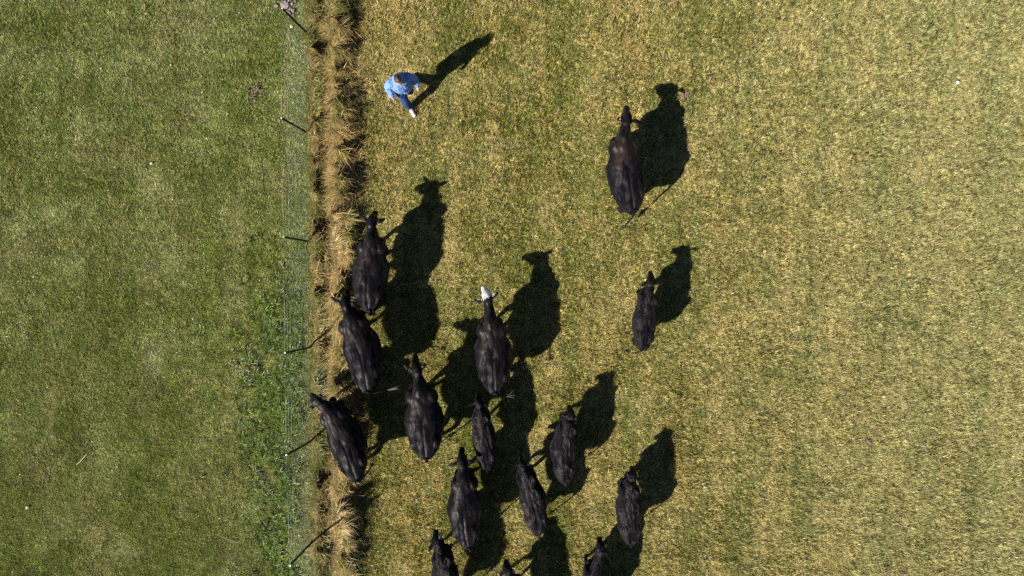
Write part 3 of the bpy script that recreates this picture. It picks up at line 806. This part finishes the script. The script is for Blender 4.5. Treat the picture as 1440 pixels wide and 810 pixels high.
def make_person():
    yaw = math.atan2(-.93, .37)
    root = bpy.data.objects.new('person', None); COL.objects.link(root)
    root.location = (-2.43, 4.47, 0); root.rotation_euler = (0, 0, yaw)
    tag(root, 'person with short dark hair in a blue shirt and blue trousers striding towards the herd', 'person')
    # joints: x forward, y to the person's left, z up
    hip = {-1: Vector((.02, -.095, .90)), 1: Vector((0, .095, .90))}
    knee = {-1: Vector((.22, -.085, .50)), 1: Vector((.03, .10, .47))}
    ank = {-1: Vector((.25, -.05, .085)), 1: Vector((-.34, .09, .16))}
    toe = {-1: Vector((.455, -.03, .045)), 1: Vector((-.16, .10, .045))}
    sh = {-1: Vector((.03, -.195, 1.41)), 1: Vector((.03, .195, 1.41))}
    elb = {-1: Vector((-.02, -.300, 1.14)), 1: Vector((.01, .310, 1.15))}
    wri = {-1: Vector((.14, -.295, .985)), 1: Vector((.12, .315, .95))}
    hc = Vector((.105, 0, 1.62))
    def torso(bm, g):
        tube(bm, [(0, 0, .84), (.0, 0, .93), (.01, 0, 1.05), (.02, 0, 1.18), (.03, 0, 1.32), (.03, 0, 1.42), (.035, 0, 1.47)],
             [(.165 + g, .115 + g), (.175 + g, .125 + g), (.165 + g, .125 + g), (.175 + g, .13 + g), (.190 + g, .125 + g), (.155 + g, .095 + g), (.09 + g, .07 + g)],
             up=(1, 0, 0), seg=24, n=3, p=2.3)
    def arm(bm, s, g, end=1.0):
        a, b, c = sh[s], elb[s], elb[s].lerp(wri[s], end)
        tube(bm, [a - Vector((0, s * .05, 0)), a, a.lerp(b, .5), b, b.lerp(c, .5), c], [.055 + g, .062 + g, .052 + g, .044 + g, .042 + g, .030 + g * 1.3], up=(1, 0, 0), seg=14, n=4)
    def leg(bm, s, g, end=1.0):
        a, b, c = hip[s], knee[s], knee[s].lerp(ank[s], end)
        tube(bm, [a, a.lerp(b, .45), b, b.lerp(c, .4), c], [.098 + g, .083 + g, .060 + g, .056 + g, .040 + g * 1.6], up=(1, 0, 0), seg=16, n=4)
    # body: one continuous figure
    bm = bmesh.new(); torso(bm, -.012)
    for s in (-1, 1):
        arm(bm, s, -.006); leg(bm, s, -.006)
        tube(bm, [ank[s], ank[s].lerp(toe[s], .5) - Vector((0, 0, .01)), toe[s]], [.042, .040, .030], seg=12, n=3)
        ball(bm, ank[s] + Vector((-.03, 0, -.03)), .042)
        # hand with five fingers, half curled
        d = (wri[s] - elb[s]).normalized(); d = (d + Vector((.15, 0, -.35))).normalized()
        inn = Vector((0, -s, 0)); inn = (inn - d * inn.dot(d)).normalized()     # palm faces the thigh
        ac = d.cross(inn).normalized()
        if ac.x < 0: ac = -ac                                                    # towards the thumb side (forward)
        w0 = wri[s]
        tube(bm, [w0, w0 + d * .04, w0 + d * .085], [(.026, .024), (.040, .019), (.042, .017)], up=inn, seg=12, n=3)
        for k, (off, ln) in enumerate(((.031, .072), (.011, .080), (-.010, .074), (-.030, .058))):
            b0 = w0 + d * .078 + ac * off
            tube(bm, [b0, b0 + d * ln * .45 + inn * .010, b0 + d * ln * .78 + inn * .030, b0 + d * ln * .86 + inn * .050],
                 [.0098, .0092, .0085, .0075], up=ac, seg=8, n=2)
        t0 = w0 + d * .022 + ac * .026
        tube(bm, [t0, t0 + d * .032 + ac * .026 + inn * .008, t0 + d * .062 + ac * .030 + inn * .020], [.013, .011, .009], up=inn, seg=8, n=2)
    # neck and head, looking down ahead
    tilt = Matrix.Rotation(.16, 4, 'Y')
    Hm = Matrix.Translation(hc) @ tilt
    hp = lambda x, y_, z: Hm @ Vector((x, y_, z))
    tube(bm, [(.035, 0, 1.43), (.06, 0, 1.50), hp(-.01, 0, -.05)], [(.065, .065), (.058, .06), (.058, .06)], up=(1, 0, 0), seg=14, n=3)
    ball(bm, hp(-.008, 0, .03), (.098, .078, .092), tilt, 20)
    ball(bm, hp(.035, 0, -.045), (.058, .056, .072), tilt, 16)          # face and jaw
    ball(bm, hp(.062, 0, -.098), (.024, .026, .020), tilt)              # chin
    tube(bm, [hp(.088, 0, .012), hp(.104, 0, -.012), hp(.108, 0, -.030)], [.008, .011, .015], seg=8, n=2)
    for s in (-1, 1):
        ball(bm, hp(.076, s * .030, .018), (.014, .026, .009), tilt)    # brow
        ball(bm, hp(.078, s * .031, -.004), .0125)                      # eye
        ball(bm, hp(.055, s * .046, -.034), (.028, .020, .022), tilt)   # cheek
        ball(bm, hp(-.010, s * .080, -.010), (.022, .012, .032), tilt)  # ear
    ball(bm, hp(.084, 0, -.062), (.013, .024, .006), tilt); ball(bm, hp(.082, 0, -.073), (.012, .020, .007), tilt)
    me = fuse(bm, .0058, 3)
    co = get_co(me); rgba = np.zeros((len(co), 4), np.float32); rgba[:, 3] = 1
    for s in (-1, 1):
        rgba[np.linalg.norm(co - np.array(hp(.087, s * .031, -.004)), axis=1) < .009, 0] = 1
        rgba[np.linalg.norm((co - np.array(hp(.086, s * .030, .022))) * np.array([1, .45, 1.6]), axis=1) < .011, 0] = .8
    rgba[np.linalg.norm((co - np.array(hp(.092, 0, -.067))) * np.array([1, .5, 1.3]), axis=1) < .013, 1] = 1
    set_col(me, 'face', rgba)
    link_mesh('body', me, skin_m, root)
    # shirt
    bm = bmesh.new()
    torso(bm, .044)
    for s in (-1, 1): arm(bm, s, .027, .93)
    tube(bm, [(.045, 0, 1.455), (.06, 0, 1.495)], [(.078, .078), (.072, .074)], up=(1, 0, 0), n=1, dome=False)
    for s in (-1, 1):   # collar points
        tube(bm, [(.045, s * .065, 1.485), (.135, s * .045, 1.44)], [(.030, .009), (.016, .007)], up=(1, 0, .3), n=1, seg=8)
    me = fuse(bm, .009, 3)
    co = get_co(me); nr = np.empty(len(co) * 3, np.float32); me.vertices.foreach_get('normal', nr); nr = nr.reshape(-1, 3)
    d_ = np.array([mnoise.fractal(Vector((v[0] * 9, v[1] * 9 + v[2] * 5, v[2] * 11)), 1.0, 2.1, 3) for v in co.tolist()], np.float32)
    hem = np.clip((.92 - co[:, 2]) / .08, 0, 1) * (np.abs(co[:, 1]) < .25)
    co = co + nr * (d_ * .020 + hem * .012)[:, None]; me.vertices.foreach_set('co', co.ravel()); me.update()
    shirt = link_mesh('shirt', me, cloth('blue cotton shirt', (.140, .250, .52)), root)
    bm = bmesh.new()                                   # placket and pocket sit on the shirt
    zs = [.90, 1.0, 1.1, 1.2, 1.3, 1.4]
    tube(bm, [(.178, 0, .90), (.182, 0, 1.05), (.193, 0, 1.20), (.196, 0, 1.32), (.165, 0, 1.42)], [(.015, .006)] * 5, up=(1, 0, 0), seg=8, n=2)
    obj_bm('placket', bm, cloth('pale blue placket', (.20, .34, .68)), shirt)
    bm = bmesh.new()
    tube(bm, [(.190, .085, 1.22), (.194, .085, 1.27), (.190, .085, 1.33)], [(.048, .006)] * 3, up=(1, 0, 0), seg=10, n=2, p=6)
    pk = obj_bm('chest_pocket', bm, cloth('pocket cotton', (.10, .21, .54)), shirt)
    bm = bmesh.new()
    tube(bm, [(.198, .10, 1.30), (.200, .10, 1.385)], [(.022, .005)] * 2, up=(1, 0, 0), seg=8, n=1, p=6)
    obj_bm('notebook', bm, simple('dark notebook cover', (.03, .03, .05), .5), pk, smooth=False)
    bm = bmesh.new()
    tube(bm, [(.199, .060, 1.31), (.202, .060, 1.36)], [(.012, .005)] * 2, up=(1, 0, 0), seg=8, n=1, p=6)
    obj_bm('pencil', bm, simple('orange pencil', (.60, .25, .10), .5), pk, smooth=False)
    # trousers
    bm = bmesh.new()
    tube(bm, [(0, 0, .82), (0, 0, .90), (.0, 0, .99)], [(.18, .135), (.198, .15), (.188, .148)], up=(1, 0, 0), seg=22, n=3, p=2.2)
    leg(bm, -1, .030, .86); leg(bm, 1, .030, .90)
    me = fuse(bm, .010, 3)
    co = get_co(me); nr = np.empty(len(co) * 3, np.float32); me.vertices.foreach_get('normal', nr); nr = nr.reshape(-1, 3)
    d_ = np.array([mnoise.fractal(Vector((v[0] * 8, v[1] * 8, v[2] * 14)), 1.0, 2.1, 3) for v in co.tolist()], np.float32)
    co = co + nr * (d_ * .010)[:, None]; me.vertices.foreach_set('co', co.ravel()); me.update()
    link_mesh('trousers', me, cloth('mid blue denim', (.024, .053, .145), 10.), root)
    # boots
    bootm = simple('pale tan boot leather', (.46, .36, .29), .6, var=.2, scale=25)
    toem = simple('scuffed white boot toe', (.78, .75, .68), .5, var=.1)
    for s in (-1, 1):
        bm = bmesh.new(); a, t = ank[s], toe[s]
        up_ = (knee[s] - ank[s]).normalized()
        tube(bm, [a + up_ * .13, a + up_ * .05, a + Vector((-.01, 0, -.02))], [.056, .052, .050], up=(1, 0, 0), seg=14, n=3)
        tube(bm, [a + Vector((-.035, 0, -.035)), a.lerp(t, .45) + Vector((0, 0, -.004)), t], [(.040, .046), (.050, .044), (.046, .034)], seg=14, n=3)
        b_ = link_mesh('boot', fuse(bm, .008, 3), bootm, root)
        bm = bmesh.new(); dd = (t - a).normalized()
        tube(bm, [t - dd * .006, t + dd * .014], [(.049, .037), (.040, .030)], n=1, seg=12)
        obj_bm('toe_cap', bm, toem, b_)
    # hair
    bm = bmesh.new()
    ball(bm, hp(-.022, 0, .040), (.101, .085, .092), tilt, 20)
    ball(bm, hp(-.050, 0, -.005), (.068, .080, .080), tilt, 16)
    ball(bm, hp(.030, .0, .094), (.045, .060, .022), tilt)
    for s in (-1, 1): ball(bm, hp(-.004, s * .068, .028), (.030, .018, .040), tilt)
    me = fuse(bm, .007, 2)
    co = get_co(me); nr = np.empty(len(co) * 3, np.float32); me.vertices.foreach_get('normal', nr); nr = nr.reshape(-1, 3)
    d_ = np.array([mnoise.fractal(Vector((v[0] * 30, v[1] * 60, v[2] * 30)), 1.0, 2.1, 3) for v in co.tolist()], np.float32)
    co = co + nr * (d_ * .006)[:, None]; me.vertices.foreach_set('co', co.ravel()); me.update()
    link_mesh('hair', me, simple('dark brown hair', (.030, .017, .012), .5, var=.5, scale=80, bump=.8), root)
make_person()

# ------------------------------------------------------------------ stones, dung, twigs lying about
def lump(name, label, cat, px, size, mat, seed, flat=.6, rough=.45, n=1, group=None, z=0.0, spread=None, stuff=False):
    r = random.Random(seed); bm = bmesh.new()
    for k in range(n):
        o = Vector((0, 0, 0)) if k == 0 else Vector((r.gauss(0, .6), r.gauss(0, .6), r.uniform(-.05, .1))) * (spread or size * 1.2)
        s = size * (1 if k == 0 else r.uniform(.35, .8))
        b2 = bmesh.new(); bmesh.ops.create_icosphere(b2, subdivisions=3, radius=1)
        off = Vector((r.uniform(0, 50), 0, 0)); sc = (s * r.uniform(.8, 1.2), s * r.uniform(.7, 1.0), s * flat)
        rz = Matrix.Rotation(r.uniform(0, 3), 3, 'Z')
        for v in b2.verts:
            f = 1 + rough * mnoise.fractal(v.co * 1.4 + off, 1.0, 2.0, 3)
            v.co = rz @ Vector((v.co.x * sc[0], v.co.y * sc[1], v.co.z * sc[2])) * f + o
        m_ = bpy.data.meshes.new('t'); b2.to_mesh(m_); b2.free(); bm.from_mesh(m_); bpy.data.meshes.remove(m_)
    o = obj_bm(name, bm, mat); o.location = G(*px, 0) + Vector((0, 0, size * flat * .55 + z))
    tag(o, label, cat, group, 'stuff' if stuff else None)
    return o
stone_m = simple('pinkish grey stone', (.19, .145, .14), .9, var=.4, scale=25, bump=.8, bd=.01)
cream_m = simple('cream pebble', (.60, .55, .44), .8, var=.15, scale=25)
white_m = simple('chalky white pebble', (.70, .66, .60), .8, var=.08, scale=25)
dung_m = simple('dried dung', (.12, .070, .050), .95, var=.4, scale=30, bump=1., bd=.01)
pink_m = simple('reddish dried dung', (.15, .085, .07), .95, var=.4, scale=30, bump=1., bd=.01)
lump('stone', 'jagged pinkish grey stone pile beside the top of the uppermost fence post', 'stone', (404, 7), .075, stone_m, 1, .5, .8, 14, spread=.17)
lump('stone', 'round cream stone touching the uppermost fence post halfway down', 'stone', (411, 38), .032, cream_m, 2, .8, .2, z=.02)
lump('stone', 'small cream pebble between the pinkish stone pile and the uppermost post', 'stone', (406, 18), .022, cream_m, 3, .8, .2, z=.02)
lump('stone', 'broken white stone casting a small black shadow in the green turf at the lower left', 'stone', (40, 713), .034, cream_m, 4, .8, .6, 3, z=.03)
lump('stone', 'white pebble in the green turf near the top left, left of the brown bare spot', 'stone', (241, 92), .017, white_m, 5, .8, .2, z=.025)
lump('stone', 'chalky white stone in the dry pasture near the top right corner', 'stone', (1345, 116), .032, white_m, 6, .7, .4, z=.03)
lump('stone', 'grey white stone in the green turf below the top left pebble', 'stone', (214, 230), .028, cream_m, 12, .7, .4, z=.025)
lump('dung_pat', 'brown crumbled dung beside the head shadow of the largest cow', 'dung', (965, 136), .040, pink_m, 7, .4, .6, 14, z=.03, spread=.11, stuff=True)
lump('dung_pat', 'reddish dung crumbs in the pasture at lower right, furthest right of its kind', 'dung', (1222, 622), .050, pink_m, 8, .3, .6, 5, z=.03)
lump('dung_pat', 'small pinkish brown dung left of the reddish dung crumbs at lower right', 'dung', (1168, 627), .030, pink_m, 9, .4, .6, 3, z=.03)
lump('dung_pat', 'pale brown crumbled dung in the green turf at the top, left of the fence', 'dung', (362, 127), .030, simple('pale crumbly dung', (.17, .125, .10), .95, var=.5, scale=40, bump=1., bd=.01), 10, .5, .7, 34, z=.03, spread=.20, stuff=True)
lump('dung_pat', 'pale pinkish crumbled earth in the lush green patch left of the fence', 'dung', (350, 520), .032, simple('pinkish crumbly earth', (.22, .155, .11), .95, var=.5, scale=40, bump=1., bd=.01), 11, .5, .7, 34, z=.045, spread=.24, stuff=True)
def twig(label, pts, r, col):
    bm = bmesh.new(); P_ = [G(a, b, .055) for a, b in pts]; c = P_[0].copy(); c.z = 0
    tube(bm, [p_ - c for p_ in P_], [r] * (len(P_) - 1) + [r * .5], seg=6, n=3)
    o = obj_bm('twig', bm, simple('bleached stalk', col, .8, var=.2)); o.location = c; tag(o, label, 'twig')
twig('thin bleached twig lying in the green turf at the lower left', [(108, 653), (114, 648), (118, 643), (122, 638)], .007, (.55, .48, .33))
twig('long thin dry stalk lying in the turf at the bottom, left of the fence', [(306, 752), (318, 758), (330, 762), (338, 763)], .005, (.35, .33, .16))
